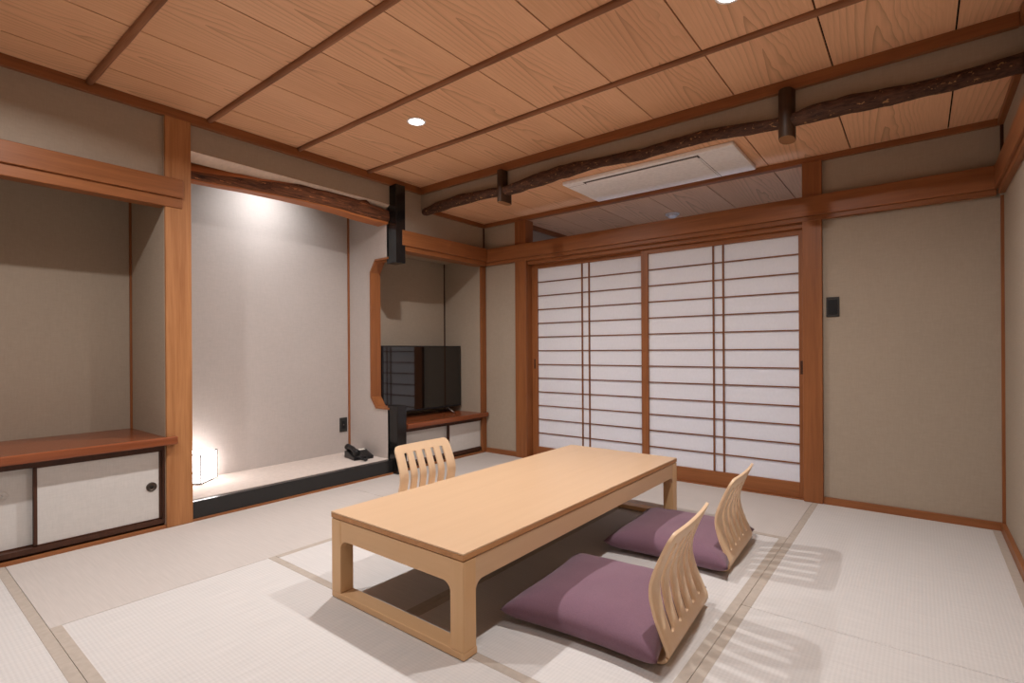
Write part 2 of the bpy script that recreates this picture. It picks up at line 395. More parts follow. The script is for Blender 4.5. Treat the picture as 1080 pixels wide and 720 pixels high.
# shoji head and sill tracks
trim(MB().box(-2.862, -0.602, YB + 0.0, YB + 0.10, 1.80, 1.84), M['trim_x'], 0.002)
trim(MB().box(-2.862, -0.602, YB + 0.0, YB + 0.10, -0.05, 0.004), M['trim_x'], 0.002)
# skirting
struct(MB().box(-3.39, -2.99, YB - 0.018, YB, -0.02, 0.045).build('baseboard_back_left', M['trim_x'], None, 0.002))
struct(MB().box(-0.49, XR - 0.015, YB - 0.018, YB, -0.02, 0.045).build('baseboard_back_right', M['trim_x'], None, 0.002))
struct(MB().box(XR - 0.02, XR, YF, YB - 0.018, -0.02, 0.045).build('baseboard_right', M['trim'], None, 0.002))
struct(MB().box(-3.40, -3.378, YF, 1.10, -0.02, 0.018).build('baseboard_left', M['trim'], None, 0.002))
struct(MB().box(-3.40, -3.378, 1.235, 2.72, -0.02, 0.012).build('baseboard_alcove', M['trim'], None, 0.002))
struct(MB().box(-3.40, -3.378, 2.84, 3.82, -0.02, 0.018).build('baseboard_tv', M['trim'], None, 0.002))

# ------------------------------------------------------------------ alcove platform and black kerb
trim(MB().box(-3.48, -3.392, 1.235, 2.74, 0.0, 0.112), M['kerb'], 0.006)
struct(MB().box(-3.98, -3.44, 1.225, 2.72, 0.0, 0.116).build('floor_alcove', M['platform'], None, 0.002))
trim(MB().box(-3.98, -3.966, 2.706, 2.72, 0.116, 2.40), M['trim_z'], 0.001)        # thin corner strip of the alcove
trim(MB().box(XN, XN + 0.012, 1.085, 1.097, 0.5, 1.98), M['trim_z'], 0.001)
trim(MB().box(-3.89, -3.88, 3.80, 3.81, 0.38, 1.90), M['dframe'], 0.001)
# black lacquered post, broken by the cut-out
trim(MB().box(-3.45, -3.325, 2.72, 2.815, 1.722, 2.36), M['lacquer'], 0.004)
trim(MB().box(-3.45, -3.325, 2.72, 2.815, 0.0, 0.555), M['lacquer'], 0.004)

# ------------------------------------------------------------------ log lintel of the alcove
def lerp(tab, s):
    for (a, va), (b, vb) in zip(tab[:-1], tab[1:]):
        if s <= b: return va + (vb - va) * max(0, (s - a)) / (b - a)
    return tab[-1][1]
top = [(1.23, 2.172), (1.44, 2.192), (1.64, 2.200), (1.85, 2.199), (2.09, 2.193), (2.30, 2.196), (2.44, 2.19), (2.50, 2.206), (2.54, 2.180), (2.73, 2.160)]
bark_t = [(1.23, 2.102), (1.44, 2.120), (1.64, 2.142), (1.85, 2.166), (2.02, 2.196), (2.1, 2.21), (2.73, 2.21)]
bot = [(1.23, 2.050), (1.44, 2.058), (1.64, 2.068), (1.85, 2.072), (2.09, 2.072), (2.30, 2.066), (2.50, 2.052), (2.73, 2.045)]
mb = MB(); n = 80; secs = []
for i in range(n + 1):
    y = 1.232 + (2.725 - 1.232) * i / n
    zt, zb, zk = lerp(top, y), lerp(bot, y), lerp(bark_t, y)
    j = lambda a, k: a * noise.noise(Vector((k * 3.3, y * 9, 0)))
    xf = lerp([(1.23, -3.490), (1.6, -3.468), (2.0, -3.438), (2.73, -3.425)], y) + j(0.008, 1)
    flat = 0.006 + 0.010 * max(0, (y - 1.9) / 0.8) + j(0.004, 6)
    zk2 = min(zk, zt - 0.012)
    s = [(-3.56, zb), (xf - 0.008, zb), (xf - 0.002, zb + flat), (xf + 0.012, zb + flat + 0.012 + j(0.006, 2)), (xf + 0.016 + j(0.006, 3), (zb + zk2) / 2 + 0.012),
         (xf + 0.008 + j(0.006, 4), zk2), (xf - 0.016, (zt + zk2) / 2), (xf - 0.035, zt), (-3.56, zt - 0.01)]
    secs.append([(x, y, z) for x, z in s])
k = len(secs[0])
mis = [1, 1, 0, 0, 0, 2, 2, 0, 0]
for i in range(n):
    for q in range(k):
        mi = mis[q]
        if mi == 2: mi = 1 if lerp(bark_t, secs[i][0][1]) < lerp(top, secs[i][0][1]) - 0.010 else 0
        mb.add([secs[i][q], secs[i][(q + 1) % k], secs[i + 1][(q + 1) % k], secs[i + 1][q]], [(0, 1, 2, 3)], mi)
mb.add(secs[0], [tuple(range(k))], 1); mb.add(secs[-1], [tuple(range(k))], 1)
tag(mb.build('log_lintel', [M['bark_y'], M['cut']]), 'curved bark-faced log lintel with peeled underside above the lit alcove', 'log lintel')

trim(MB().prism([(-3.4095, 2.204), (-3.4855, 2.1655), (-3.4855, 2.160), (-3.4060, 2.200)], 'y', 1.235, 2.72), plain('painted_lit_edge', rgb(232, 212, 194), 0.8, 0.1), 0.0)  # pale strip: brightness of the lit lower edge put into its colour
# ------------------------------------------------------------------ bark log beam under the hanging wall
spine = [(-3.345, 2.195, .034), (-3.10, 2.208, .044), (-2.889, 2.218, .044), (-2.70, 2.212, .039), (-2.493, 2.203, .036), (-2.375, 2.203, .040), (-2.23, 2.214, .046), (-2.092, 2.222, .050), (-1.95, 2.232, .046),
         (-1.826, 2.236, .042), (-1.70, 2.234, .036), (-1.591, 2.229, .032), (-1.374, 2.219, .036), (-1.208, 2.222, .034), (-1.05, 2.226, .034), (-0.897, 2.224, .034), (-0.74, 2.205, .033), (-0.585, 2.191, .031),
         (-0.501, 2.193, .036), (-0.419, 2.203, .046), (-0.30, 2.200, .048), (-0.206, 2.194, .047), (-0.08, 2.190, .041), (0.044, 2.189, .038), (0.16, 2.191, .038), (0.268, 2.193, .040), (0.35, 2.193, .042)]
pts, rad = [], []
for (a, b) in zip(spine[:-1], spine[1:]):
    m = max(2, int((b[0] - a[0]) / 0.02))
    for i in range(m):
        t_ = i / m; s_ = t_ * t_ * (3 - 2 * t_) * 0.5 + t_ * 0.5
        pts.append((a[0] + (b[0] - a[0]) * t_, YH - 0.02 + 0.006 * math.sin(a[0] * 3 + t_), a[1] + (b[1] - a[1]) * s_)); rad.append((a[2] + (b[2] - a[2]) * s_) * 0.95)
pts.append((0.364, YH - 0.02, 2.193)); rad.append(.042)
rad[0] *= 0.8
mb = MB(); mb.tube(pts, rad, 20, 0, True, 0.18)
o = mb.build('log_beam', [M['bark'], M['endgrain']], None, 0, True)
o.data.polygons[len(o.data.polygons) - 2].material_index = 1
tag(o, 'long crooked dark log with bark hung beneath the step in the ceiling', 'log beam')
def stub(x, w, z0, label, round_):
    mb = MB(); y0, y1 = YH - 0.075, YH + 0.062; n = 16; poly = []
    for i in range(n):
        a = 2 * PI * i / n; e = 0.55 if not round_ else 0.85
        cx, cy = math.copysign(abs(math.cos(a)) ** e, math.cos(a)), math.copysign(abs(math.sin(a)) ** e, math.sin(a))
        poly.append((cx * w / 2, cy * (y1 - y0) / 2))
    r = root('hanging_post', (x, (y0 + y1) / 2, z0), label, 'hanging post', 'short posts carrying the log beam')
    MB().prism(poly, 'z', 0.002, 2.353 - z0).build('post_shaft', M['stub'], r, 0.002, True)
    MB().prism([(a * 0.97, b * 0.97) for a, b in poly], 'z', 0.0, 0.003).build('sawn_end', M['endgrain'], r)
stub(-2.462, 0.056, 2.112, 'thin dark hanging post at the far end of the log beam', False)
stub(-0.543, 0.078, 2.100, 'thick dark hanging post beside the white ceiling air conditioner', True)

# ------------------------------------------------------------------ shoji screens
def shoji(n, x0, x1, y, px0, px1, bars, stile_l, stile_r, pull_x):
    r = struct(bpy.data.objects.new('door_%d' % n, None)); COL.objects.link(r); r.location = (0, y, 0)
    d = 0.03
    z0, z1, pz0, pz1 = 0.004, 1.802, 0.105, 1.762
    MB().box(px0 - 0.004, px1 + 0.004, 0.016, 0.0175, pz0 - 0.004, pz1 + 0.004).build('paper', M['paper'], r)
    mb = MB(); mb.box(x0, px0, 0, d, z0, z1); mb.box(px1, x1, 0, d, z0, z1); mb.build('stile', M['trim_z'], r, 0.002)
    mb = MB(); mb.box(px0, px1, 0, d, z0, pz0); mb.box(px0, px1, 0, d, pz1, z1); mb.build('rail', M['trim_x'], r, 0.002)
    mb = MB(); rows = 13; h = 0.0045
    for i in range(1, rows):
        z = pz0 + (pz1 - pz0) * i / rows; mb.box(px0, px1, 0.006, 0.016, z - h, z + h)
    for x in bars: mb.box(x - 0.006, x + 0.006, 0.005, 0.016, pz0, pz1)
    mb.build('lattice', M['kumiko'], r, 0.0005)
    mb = MB(); mb.box(pull_x - 0.008, pull_x + 0.008, -0.001, 0.006, 0.83, 0.92)
    mb.build('door_handle', M['dframe'], r, 0.001)
shoji(1, -2.862, -1.685, YB + 0.065, -2.800, -1.735, (-2.325, -2.255), 0, 0, -2.832)
shoji(2, -1.755, -0.602, YB + 0.030, -1.697, -0.634, (-1.192, -1.122), 0, 0, -0.618)

# veranda beyond the screens
mbw = MB(); WX0, WX1, WZ0, WZ1 = -2.9, 0.1, 0.06, 0.80
mbw.box(-3.2, WX0, 5.3, 5.4, -0.06, 2.3); mbw.box(WX1, XR, 5.3, 5.4, -0.06, 2.3); mbw.box(WX0, WX1, 5.3, 5.4, -0.06, WZ0); mbw.box(WX0, WX1, 5.3, 5.4, WZ1, 2.3)
wall('veranda_outer', mbw, plain('veranda_plaster', rgb(96, 88, 80), 0.9))
r = struct(bpy.data.objects.new('added_window_1', None)); COL.objects.link(r); r.location = ((WX0 + WX1) / 2, 5.34, 0)
wx = (WX1 - WX0) / 2
MB().box(-wx, wx, 0.0, 0.006, WZ0, WZ1).build('pane', glow('added_backlight_glow', rgb(208, 222, 255), 3.3), r)  # unseen glowing pane, added to backlight the paper screens and veranda
m = MB()
for x in (-wx + 0.02, 0, wx - 0.02): m.box(x - 0.02, x + 0.02, -0.02, 0.02, WZ0, WZ1)
for z in (WZ0 + 0.02, WZ1 - 0.02): m.box(-wx, wx, -0.02, 0.02, z - 0.02, z + 0.02)
m.build('window_frame', M['darkgrey'], r, 0.002)
wall('veranda_side', MB().box(-3.13, -3.05, YB + 0.08, 5.3, -0.06, 2.28))
trim(MB().box(-3.06, -3.02, YB + 0.09, 5.3, 2.205, ZL), M['trim'])
r = root('smoke_detector', (-1.78, 4.66, ZL), 'small round white smoke detector on the dim ceiling beyond the screens', 'smoke detector')
MB().lathe([(0.0, -0.012), (0.062, -0.012), (0.064, 0.0), (0, 0)]).build('base', M['white'], r, 0, True)
MB().lathe([(0.0, -0.04), (0.03, -0.038), (0.042, -0.028), (0.046, -0.011), (0, -0.011)]).build('sensor_cap', M['white'], r, 0, True)

# ------------------------------------------------------------------ built-in cabinets
def cabinet(loc, ylen_doors, z_top, label, doors, x_face):
    """loc y0; doors: list of (y0,y1,depth,pull_y)"""
    r = root('low_cabinet', (x_face, doors[-1][1], 0), label, 'cabinet', 'built-in sliding-door cabinets')
    Y0 = doors[-1][1]
    a, b = min(d[0] for d in doors), max(d[1] for d in doors)
    f = MB()
    f.box(-0.10, 0.0, a - Y0, b - Y0 + 0.022, 0.030, 0.055)
    f.box(-0.10, 0.0, a - Y0, b - Y0 + 0.022, z_top - 0.03, z_top)
    f.box(-0.10, 0.0, b - Y0, b - Y0 + 0.022, 0.055, z_top - 0.03)
    f.box(-0.10, -0.02, a - Y0, b - Y0 + 0.022, 0.0, 0.030)
    f.box(-0.12, -0.10, a - Y0, b - Y0 + 0.022, 0.0, z_top)
    f.build('frame', M['dframe'], r, 0.001)
    for (y0, y1, dep, py, pz, dark) in doors:
        y0 -= Y0; y1 -= Y0; zz0, zz1 = 0.055, z_top - 0.03
        w = 0.014
        dr = MB().box(-dep - 0.016, -dep - 0.004, y0 + w, y1 - w, zz0 + w * 0.5, zz1 - w * 0.5).build('door', M['fusuma'], r)
        m = MB(); m.box(-dep - 0.02, -dep, y0, y0 + w, zz0, zz1); m.box(-dep - 0.02, -dep, y1 - w, y1, zz0, zz1)
        m.box(-dep - 0.02, -dep, y0, y1, zz0, zz0 + w * 0.5); m.box(-dep - 0.02, -dep, y0, y1, zz1 - w * 0.5, zz1)
        m.build('door_frame', M['dframe'], dr, 0.001)
        if py is not None:
            q = MB(); c = (-dep - 0.004, py - Y0, pz)
            R = 0.026
            q.lathe([(R, 0.0), (R, 0.003), (R * 0.8, 0.0045), (R * 0.72, 0.002), (R * 0.7, 0.0015), (0, 0.001)], 24, c, 'x', 0)
            q.lathe([(R * 0.30, 0.0012), (R * 0.30, 0.003), (0, 0.0035)], 16, c, 'x', 1)
            q.build('pull', [M['bronze'] if dark else M['fusuma'], M['black'] if dark else M['fusuma']], dr, 0, True)
    return r
cabinet(0, 0, 0.475, 'wide low cabinet with pale sliding doors beside the broad alcove post',
        [(-0.62, 0.585, 0.042, 0.43, 0.32, False), (0.54, 1.085, 0.012, 1.035, 0.245, True)], -3.39)
cabinet(0, 0, 0.350, 'small low cabinet with pale sliding doors under the television',
        [(2.86, 3.42, 0.042, None, 0, True), (3.375, 3.878, 0.012, 3.84, 0.150, True)], -3.39)
# shelf boards, wavy at the wall side as in a live edge
mb = MB().prism([(YF + 0.01, 0.0), (1.10, 0.0), (1.10, 0.05), (YF + 0.01, 0.05)], 'x', 0, 0.55)
def board(name, y0, y1, ytongue, x0, xpost, x1, z, th, label):
    r = MB()
    r.prism([(x0, y0), (x1, y0), (x1, ytongue), (xpost, ytongue), (xpost, y1), (x0, y1)], 'z', z, z + th)
    o = r.build(name, M['shelf'], None, 0.008, False, 3); tag(o, label, 'shelf board'); return o
board('shelf_board', YF + 0.005, 1.098, 1.148, XN + 0.002, -3.366, -3.338, 0.476, 0.046, 'thick red-brown shelf board in the empty wall niche')
board('shelf_board', 2.843, 3.808, 3.872, -3.888, -3.366, -3.340, 0.351, 0.044, 'red-brown shelf board holding the television')

# ------------------------------------------------------------------ television
r = root('television', (-3.64, 3.305, 0.395), 'black flat television on the niche shelf', 'television')
W2, Z0, Z1 = 0.485, 0.055, 0.655
MB().box(-0.03, 0.0, -W2, W2, Z0, Z1).build('casing', M['black'], r, 0.004)
MB().box(-0.07, -0.03, -W2 * 0.6, W2 * 0.6, Z0 + 0.03, Z1 - 0.2).build('rear_housing', M['black'], r, 0.01)
MB().box(-0.001, 0.0012, -W2 + 0.010, W2 - 0.010, Z0 + 0.018, Z1 - 0.010).build('screen', M['screen'], r)
for s in (-0.30, 0.30):
    m = MB(); m.tube([(-0.015, s, Z0 + 0.01), (0.03, s, 0.03), (0.09, s, 0.006)], [0.007, 0.007, 0.006], 8); m.tube([(-0.015, s, Z0 + 0.01), (-0.05, s, 0.03), (-0.10, s, 0.006)], [0.007, 0.007, 0.006], 8)
    m.build('foot', M['chrome'] if s > 0 else M['black'], r, 0, True)

# ------------------------------------------------------------------ paper lamp
th = math.radians(40); S = 0.20
cx, cy = -3.75 + (-math.sin(th) - math.cos(th)) * S / 2, 1.42 + (math.cos(th) - math.sin(th)) * S / 2
r = root('paper_lamp', (cx, cy, 0.116), 'glowing white paper cube lamp beside the alcove post', 'lamp', None, th)
MB().box(-S / 2 + .012, S / 2 - .012, -S / 2 + .012, S / 2 - .012, 0, 0.014).build('base', M['chrome'], r, 0.002)
MB().box(-S / 2, S / 2, -S / 2, S / 2, 0.014, 0.014 + 0.19).build('shade', M['lampshade'], r, 0.002)
m = MB(); e = 0.0032; hS = S / 2
for sx in (-1, 1):
    for sy in (-1, 1): m.box(sx * hS - e, sx * hS + e, sy * hS - e, sy * hS + e, 0.014, 0.206)
for z in (0.014, 0.204):
    for s in (-1, 1): m.box(-hS, hS, s * hS - e, s * hS + e, z - e, z + e); m.box(s * hS - e, s * hS + e, -hS, hS, z - e, z + e)
m.build('wire_frame', M['bronze'], r)
m = MB(); m.tube([(hS + 0.003, -hS + 0.02 + 0.004 * i, 0.09 - 0.006 * i + 0.004 * math.sin(i)) for i in range(8)] , 0.0022, 6)
m.tube([(-hS + S * (0.7 + 0.03 * i), -hS - 0.004, 0.10 - 0.004 * i - 0.010 * math.sin(i * 0.6)) for i in range(10)], 0.0025, 6)
m.build('cord', M['darkgrey'], r, 0, True)

# ------------------------------------------------------------------ telephone
r = root('telephone', (-3.675, 2.60, 0.116), 'black desk telephone with coiled cord on the alcove platform', 'telephone', None, math.radians(78))
# local: +y away to the wall side, front low
MB().prism([(-0.10, 0.0), (0.10, 0.0), (0.10, 0.055), (0.06, 0.062), (-0.10, 0.026)], 'x', -0.085, 0.085).build('body', M['black'], r, 0.006, False, 3)
m = MB(); pts = [(-0.058, -0.105 + 0.21 * i / 12, 0.056 + 0.026 * (i / 12) + 0.016 * math.sin(PI * i / 12)) for i in range(13)]
m.tube(pts, [(0.024 if i in (0, 12) else 0.029) if i in (0, 1, 11, 12) else (0.026 if i in (2, 10) else 0.020) for i in range(13)], 12)
m.build('handset', M['black'], r, 0, True)
m = MB()
for ix in range(3):
    for iy in range(4):
        x, y = 0.005 + ix * 0.024, -0.075 + iy * 0.022; z = 0.026 + (y + 0.10) * 0.225
        m.box(x - 0.008, x + 0.008, y - 0.007, y + 0.007, z - 0.002, z + 0.004)
m.build('keypad', M['darkgrey'], r, 0.001)
MB().add([(-0.02, 0.028, 0.0565), (0.07, 0.028, 0.0565), (0.07, 0.056, 0.0625), (-0.02, 0.056, 0.0625)], [(0, 1, 2, 3)]).add([(-0.02, 0.028, 0.0545), (0.07, 0.028, 0.0545), (0.07, 0.056, 0.0605), (-0.02, 0.056, 0.0605)], [(3, 2, 1, 0)]).build('paper_label', M['paper_note'], r)
m = MB(); cp = []
for i in range(240):
    t_ = i / 239; a = t_ * PI
    c = Vector((-0.06 + 0.012 * math.sin(a * 2), -0.11 - 0.070 * math.sin(a), 0.0125 + 0.0)) + Vector((0.080 * (0.5 - 0.5 * math.cos(a)), 0, 0.02 * (1 - t_) ** 4))
    an = t_ * 2 * PI * 20
    cp.append(c + Vector((0.0075 * math.cos(an), 0.003 * math.cos(an), 0.0075 * math.sin(an))))
m.tube(cp, 0.0036, 6); m.build('coiled_cord', M['black'], r, 0, True)

# ------------------------------------------------------------------ outlet, wall switch
r = root('wall_outlet', (-3.98, 2.655, 0.36), 'dark wall outlet low on the alcove wall near the telephone', 'outlet')
MB().box(0, 0.006, -0.037, 0.037, -0.062, 0.062).build('plate', M['darkgrey'], r, 0.002)
m = MB(); m.box(0.004, 0.0085, -0.017, 0.017, -0.034, 0.034); m.build('socket', M['black'], r, 0.001)
MB().lathe([(0.006, 0.008), (0.006, 0.0105), (0, 0.011)], 12, (0, 0, 0.0), 'x').build('socket_pin', M['chrome'], r)
r = root('wall_switch', (-0.435, YB, 1.267), 'dark square wall switch plate right of the paper screens', 'switch')
MB().box(-0.036, 0.036, -0.008, 0, -0.063, 0.063).build('plate', M['darkgrey'], r, 0.002)
MB().box(-0.027, 0.027, -0.011, -0.006, -0.048, 0.048).build('rocker', M['black'], r, 0.002)

# ------------------------------------------------------------------ air conditioner panel
r = root('air_conditioner', (-1.475, 3.535, ZL - 0.001), 'white ceiling air conditioner panel behind the log beam', 'air conditioner')
LX, LY, dz = 0.605, 0.275, -0.026
MB().box(-LX, LX, -LY, LY, dz, 0.0).build('panel', M['white'], r, 0.006)
MB().box(-LX + 0.20, LX - 0.235, -LY + 0.075, LY - 0.03, dz - 0.006, dz + 0.004).build('intake_cover', M['white'], r, 0.002)
MB().box(-LX + 0.155, LX - 0.225, -LY + 0.034, -LY + 0.082, dz - 0.0012, dz + 0.004).build('air_slot', M['slot'], r)
MB().box(-LX + 0.165, LX - 0.235, -LY + 0.058, -LY + 0.080, dz - 0.003, dz + 0.002).build('louver', M['white'], r, 0.002)
m = MB(); m.box(LX - 0.2245, LX - 0.2215, -LY + 0.03, LY - 0.01, dz - 0.0006, dz + 0.002); m.box(-LX + 0.01, LX - 0.2245, -LY + 0.073, -LY + 0.0745, dz - 0.0006, dz + 0.002)
m.build('panel_seam', M['slot'], r)

# ------------------------------------------------------------------ downlights
def downlight(x, y, z, label, R=0.047):
    r = root('downlight', (x, y, z), label, 'downlight', 'round ceiling downlights')
    MB().lathe([(R * 0.95, 0.0), (R * 1.22, 0.0), (R * 1.22, -0.004), (R * 0.98, -0.005), (R * 0.95, 0.0)], 40).build('ring', M['white'], r, 0, True)
    MB().lathe([(R * 0.96, 0.001), (R * 0.96, -0.002), (0, -0.003)], 40).build('lens', M['lens'], r, 0, True)
def lamp(name, x, y, z, power, size, col=(1, 0.985, 0.985), spread=157, rot=(0, 0, 0)):
    l = bpy.data.lights.new(name, 'AREA'); l.shape = 'DISK'; l.size = size; l.energy = power; l.color = col; l.spread = math.radians(spread)
    o = bpy.data.objects.new(name, l); COL.objects.link(o); o.location = (x, y, z); o.rotation_euler = rot; return o
PW = 26.5
downlight(-2.42, 2.14, ZC, 'lit round downlight in the ceiling over the far floor chair')
downlight(-0.585, 2.155, ZC, 'lit round downlight cut by the top edge of the picture')
for x, y, k in [(-2.42, 2.14, 1.12), (-0.585, 2.14, 0.84)]: lamp('downlight_beam', x, y, ZC - 0.006, PW * k, 0.07)
for x, y, k in [(-2.42, 0.31, 0.82), (-0.585, 0.31, 0.30)]: lamp('downlight_beam', x, y, ZC - 0.006, PW * k, 0.07)
lamp('alcove_beam', -3.575, 1.93, 2.385, 6.8, 0.11, (0.95, 0.97, 1.0), 112, (0, math.radians(34), 0))

# ------------------------------------------------------------------ low table
tx0, tx1, ty0, ty1, TH = -1.895, -1.152, 1.205, 3.065, 0.347
r = root('low_table', ((tx0 + tx1) / 2, (ty0 + ty1) / 2, 0.0015), 'long low pale wooden table with floor runners in the middle of the room', 'table')
hx, hy = (tx1 - tx0) / 2, (ty1 - ty0) / 2
MB().box(-hx, hx, -hy, hy, TH - 0.006, TH).build('tabletop', [M['table']], r, 0.0015)
MB().box(-hx, hx, -hy, hy, TH - 0.024, TH - 0.0065).build('top_edge', M['edge'], r, 0.001)
MB().box(-hx + 0.006, hx - 0.006, -hy + 0.006, hy - 0.006, TH - 0.028, TH - 0.023).build('shadow_gap', M['dframe'], r)
L = 0.062; AZ0, AZ1 = 0.240, TH - 0.0275; RZ = 0.026
def arc(cx, cz, R, a0, a1, n=8): return [(cx + R * math.cos(math.radians(a0 + (a1 - a0) * i / n)), cz + R * math.sin(math.radians(a0 + (a1 - a0) * i / n))) for i in range(n + 1)]
def apron(h0, R=0.035):
    # polygon in (along, z), with rounded lower corners that blend into the legs
    return [(-h0, AZ1), (-h0, AZ0 - R)] + arc(-h0 + R, AZ0 - R, R, 180, 90) + arc(h0 - R, AZ0 - R, R, 90, 0) + [(h0, AZ0 - R), (h0, AZ1)]
for s in (-1, 1):
    yo = s * (hy - 0.003); yi = s * (hy - 0.028)
    MB().prism(apron(hx - L), 'y', min(yo, yi), max(yo, yi)).build('apron', M['table_x'], r, 0.001)
    xo = s * (hx - 0.003); xi = s * (hx - 0.028)
    MB().prism(apron(hy - L), 'x', min(xo, xi), max(xo, xi)).build('apron', M['table'], r, 0.001)
    MB().box(-hx + 0.001, hx - 0.001, min(s * (hy - 0.001), s * (hy - 0.066)), max(s * (hy - 0.001), s * (hy - 0.066)), 0.001, RZ).build('floor_runner', M['table_x'], r, 0.003)
    for q in (-1, 1):
        xs = sorted((q * (hx - 0.001), q * (hx - L))); ys = sorted((s * (hy - 0.001), s * (hy - L)))
        MB().box(xs[0], xs[1], ys[0], ys[1], RZ, AZ1).build('leg', M['table_z'], r, 0.003)

# ------------------------------------------------------------------ floor chairs (bent plywood, legless)
# local frame: origin under the rear bottom, -x towards the table, y across
prof = [(-0.50, 0.006), (-0.40, 0.006), (-0.30, 0.006), (-0.20, 0.006), (-0.12, 0.006), (-0.06, 0.007), (-0.026, 0.0075), (-0.010, 0.014), (-0.002, 0.026), (0.000, 0.045),
        (-0.008, 0.070), (-0.020, 0.105), (-0.031, 0.140), (-0.038, 0.175), (-0.043, 0.210), (-0.042, 0.240), (-0.035, 0.270), (-0.024, 0.300), (-0.010, 0.335), (0.006, 0.370), (0.020, 0.400), (0.026, 0.414)]
plen = [0.0]
for a, b in zip(prof[:-1], prof[1:]): plen.append(plen[-1] + math.hypot(b[0] - a[0], b[1] - a[1]))
LT = plen[-1]
def at_len(s):
    for i in range(len(plen) - 1):
        if s <= plen[i + 1] + 1e-9:
            t_ = (s - plen[i]) / (plen[i + 1] - plen[i])
            # smooth with catmull-rom
            p0, p1, p2, p3 = prof[max(i - 1, 0)], prof[i], prof[i + 1], prof[min(i + 2, len(prof) - 1)]
            f = lambda k: 0.5 * (2 * p1[k] + (p2[k] - p0[k]) * t_ + (2 * p0[k] - 5 * p1[k] + 4 * p2[k] - p3[k]) * t_ ** 2 + (3 * p1[k] - p0[k] - 3 * p2[k] + p3[k]) * t_ ** 3)
            return f(0), f(1)
    return prof[-1]
S_BEND = plen[8]; S_LO, S_HI = plen[9] + 0.03, LT - 0.052
HW = 0.240; NS = 5; slot_half = 0.0140
def half_w(s):
    base = HW
    if s > S_BEND: base = HW - 0.014 * ((s - S_BEND) / (LT - S_BEND)) ** 1.2
    R = 0.040
    if s > LT - R: base = base - R + math.sqrt(max(0, R * R - (s - LT + R) ** 2))
    if s < R: base = base - R + math.sqrt(max(0, R * R - (R - s) ** 2))
    return base
def slot_w(s):
    if s <= S_LO or s >= S_HI: return 0.0
    d = min(s - S_LO, S_HI - s); e = 0.009
    k_ = math.sqrt(max(0, 1 - (1 - min(1, d / e)) ** 2))
    return slot_half * k_
def chair_mesh(s0, s1, name, slots, parent, mat):
    ss = []
    step = 0.006
    n = int((s1 - s0) / step)
    ss = sorted(set([round(s0 + (s1 - s0) * i / n, 5) for i in range(n + 1)] + ([S_LO, S_HI] + [S_LO + q for q in (.001, .0025, .005, .009)] + [S_HI - q for q in (.001, .0025, .005, .009)] if slots else [])
             + ([LT - q for q in (.0003, .001, .002, .004, .008)] if s1 == LT else [])))
    ss = [s for s in ss if s0 - 1e-6 <= s <= s1 + 1e-6]
    verts, faces, rows = [], [], []
    for s in ss:
        hw = half_w(s); sw = slot_w(s) if slots else 0
        x, z = at_len(s)
        us = [-1.0]
        for k_ in range(NS):
            c = (-0.68 + 1.36 * k_ / (NS - 1)) * (HW - 0.014 * max(0, (s - S_BEND) / (LT - S_BEND)) if s > S_BEND else HW) / max(hw, 1e-4)
            c *= 0.97
            us += [c - sw / hw, c + sw / hw]
        us.append(1.0)
        # extra columns inside the slats
        full = []
        for i in range(len(us) - 1):
            full.append((us[i], 0)); full.append(((us[i] + us[i + 1]) / 2, 1))
        full.append((us[-1], 0))
        row = []
        rise = max(0.0, min(1.0, (s - S_BEND - 0.02) / 0.15))
        for u, _ in full:
            y = u * hw
            cx_ = -0.014 * rise * (y / HW) ** 2          # wraps forward at the sides
            row.append(len(verts)); verts.append((x + cx_, y, z))
        rows.append(row)
    for a in range(len(ss) - 1):
        mid = (ss[a] + ss[a + 1]) / 2
        for c in range(len(rows[0]) - 1):
            seg = c // 2
            if slots and seg % 2 == 1 and S_LO <= mid <= S_HI: continue
            if (not slots) and seg % 2 == 1 and False: continue
            faces.append((rows[a][c], rows[a + 1][c], rows[a + 1][c + 1], rows[a][c + 1]))
    me = bpy.data.meshes.new(name); me.from_pydata(verts, [], faces)
    bm = bmesh.new(); bm.from_mesh(me); bmesh.ops.remove_doubles(bm, verts=bm.verts, dist=2e-5)
    bmesh.ops.dissolve_degenerate(bm, edges=bm.edges, dist=1e-5)
    bmesh.ops.recalc_face_normals(bm, faces=bm.faces); bm.to_mesh(me); bm.free()
    me.materials.append(mat)
    for p in me.polygons: p.use_smooth = True
    o = bpy.data.objects.new(name, me); COL.objects.link(o); o.parent = parent
    sd = o.modifiers.new('thick', 'SOLIDIFY'); sd.thickness = 0.011; sd.offset = 0.0
    bv = o.modifiers.new('bevel', 'BEVEL'); bv.width = 0.0018; bv.segments = 2; bv.limit_method = 'ANGLE'; bv.angle_limit = math.radians(50)
    return o
GROUP_C = 'bent plywood floor chairs around the low table'
c0 = root('floor_chair', (-0.642, 1.815, 0.002), 'legless pale plywood floor chair behind the nearest purple cushion', 'floor chair', GROUP_C, math.radians(3.6))
chair_mesh(0.0, S_BEND, 'seat', False, c0, M['ply'])
chair_mesh(S_BEND, LT, 'backrest', True, c0, M['ply'])
def dup(src, loc, rz, label):
    r = src.copy(); COL.objects.link(r); r.location = loc; r.rotation_euler = (0, 0, rz); r['label'] = label
    for ch in list(src.children):
        c = ch.copy(); COL.objects.link(c); c.parent = r
    return r
dup(c0, (-0.682, 2.645, 0.002), math.radians(2.5), 'legless pale plywood floor chair nearest the paper screens')
dup(c0, (-2.515, 2.265, 0.002), PI, 'legless pale plywood floor chair across the table, near the telephone')

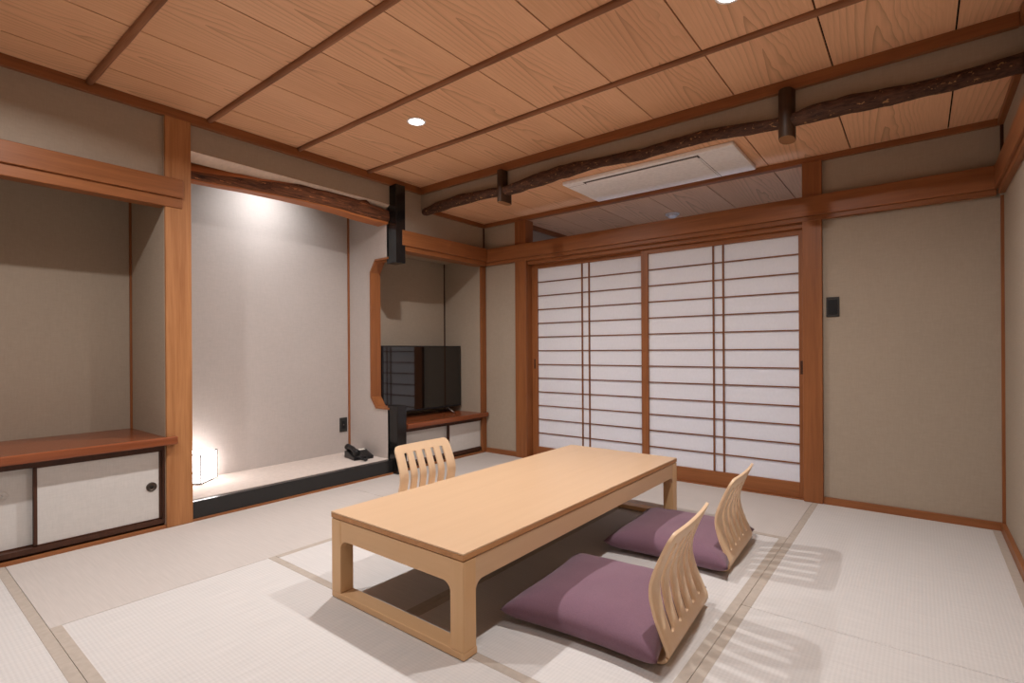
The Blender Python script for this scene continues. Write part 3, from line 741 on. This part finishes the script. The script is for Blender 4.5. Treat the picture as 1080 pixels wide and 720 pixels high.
# ------------------------------------------------------------------ cushions
def cushion_mesh():
    n = 44; T = 0.112; hx_, hy_ = 0.292, 0.300; SEAM = 0.040
    vs, fs = [], []
    def co(u, v, side):
        # u,v in [-1,1]; corners pulled out, edges drawn in
        au, av = abs(u), abs(v)
        ex = 1 - 0.055 * (1 - av ** 2) * 1.0 + 0.0
        px = u * hx_ * (1 - 0.09 * (1 - av ** 2.2) * au ** 3)
        py = v * hy_ * (1 - 0.09 * (1 - au ** 2.2) * av ** 3)
        prof_ = (max(0, 1 - au ** 9.0) ** 0.5) * (max(0, 1 - av ** 9.0) ** 0.5)
        crown = 0.62 + 0.38 * (1 - au ** 2.6) * (1 - av ** 2.6)
        wr = 0.004 * noise.noise(Vector((u * 2.6, v * 2.6, side * 3.0))) * prof_
        # creases near the corners
        cr = -0.006 * max(0, (au * av - 0.35)) * math.sin(14 * (au - av)) * prof_
        if side > 0: z = SEAM + (T - SEAM) * prof_ * crown + wr + cr
        else: z = SEAM - (SEAM - 0.002) * min(1, prof_ * 1.15)
        # the tips lift and sharpen
        return (px, py, z)
    idx = {}
    for side in (1, -1):
        for i in range(n + 1):
            for j in range(n + 1):
                edge = i in (0, n) or j in (0, n)
                key = (i, j, 0 if edge else side)
                if key in idx: continue
                u = -math.cos(PI * i / n) * 0.35 + (-1 + 2 * i / n) * 0.65; v = -math.cos(PI * j / n) * 0.35 + (-1 + 2 * j / n) * 0.65
                idx[key] = len(vs); vs.append(co(u, v, side))
    for side in (1, -1):
        for i in range(n):
            for j in range(n):
                q = [(i, j), (i + 1, j), (i + 1, j + 1), (i, j + 1)]
                f = [idx[(a, b, 0 if (a in (0, n) or b in (0, n)) else side)] for a, b in q]
                fs.append(f if side > 0 else f[::-1])
    return MB().add(vs, fs)
GC = 'purple floor cushions'
ck = tag(cushion_mesh().build('floor_cushion', M['mauve'], None, 0, True), 'purple floor cushion on the floor chair nearest the camera', 'cushion', GC)
ck.location = (-0.940, 1.775, 0.014); ck.rotation_euler = (0, 0, math.radians(4))
c2 = ck.copy(); COL.objects.link(c2); c2['label'] = 'purple floor cushion on the floor chair nearest the paper screens'
c2.location = (-0.960, 2.605, 0.014); c2.rotation_euler = (0, 0, math.radians(3))

# ------------------------------------------------------------------ world, camera
w = bpy.data.worlds.new('night'); SC.world = w; w.use_nodes = True
w.node_tree.nodes['Background'].inputs[0].default_value = (0.02, 0.022, 0.03, 1); w.node_tree.nodes['Background'].inputs[1].default_value = 0.3
cd = bpy.data.cameras.new('camera'); cam = bpy.data.objects.new('camera', cd); COL.objects.link(cam); SC.camera = cam
cd.sensor_width = 36.0; cd.lens = 546.26 * 36 / 1080; cd.shift_y = 9.62 / 1080; cd.clip_start = 0.02
cam.matrix_world = Matrix.Translation((0, 0, 1.0)) @ Matrix.Rotation(0.66662, 4, 'Z') @ Matrix.Rotation(PI / 2, 4, 'X') @ Matrix.Rotation(-0.006138, 4, 'Z')
SC.view_settings.view_transform = 'Standard'; SC.view_settings.look = 'None'; SC.view_settings.gamma = 1.0
SC.view_settings.use_curve_mapping = False; SC.view_settings.exposure = 0.0
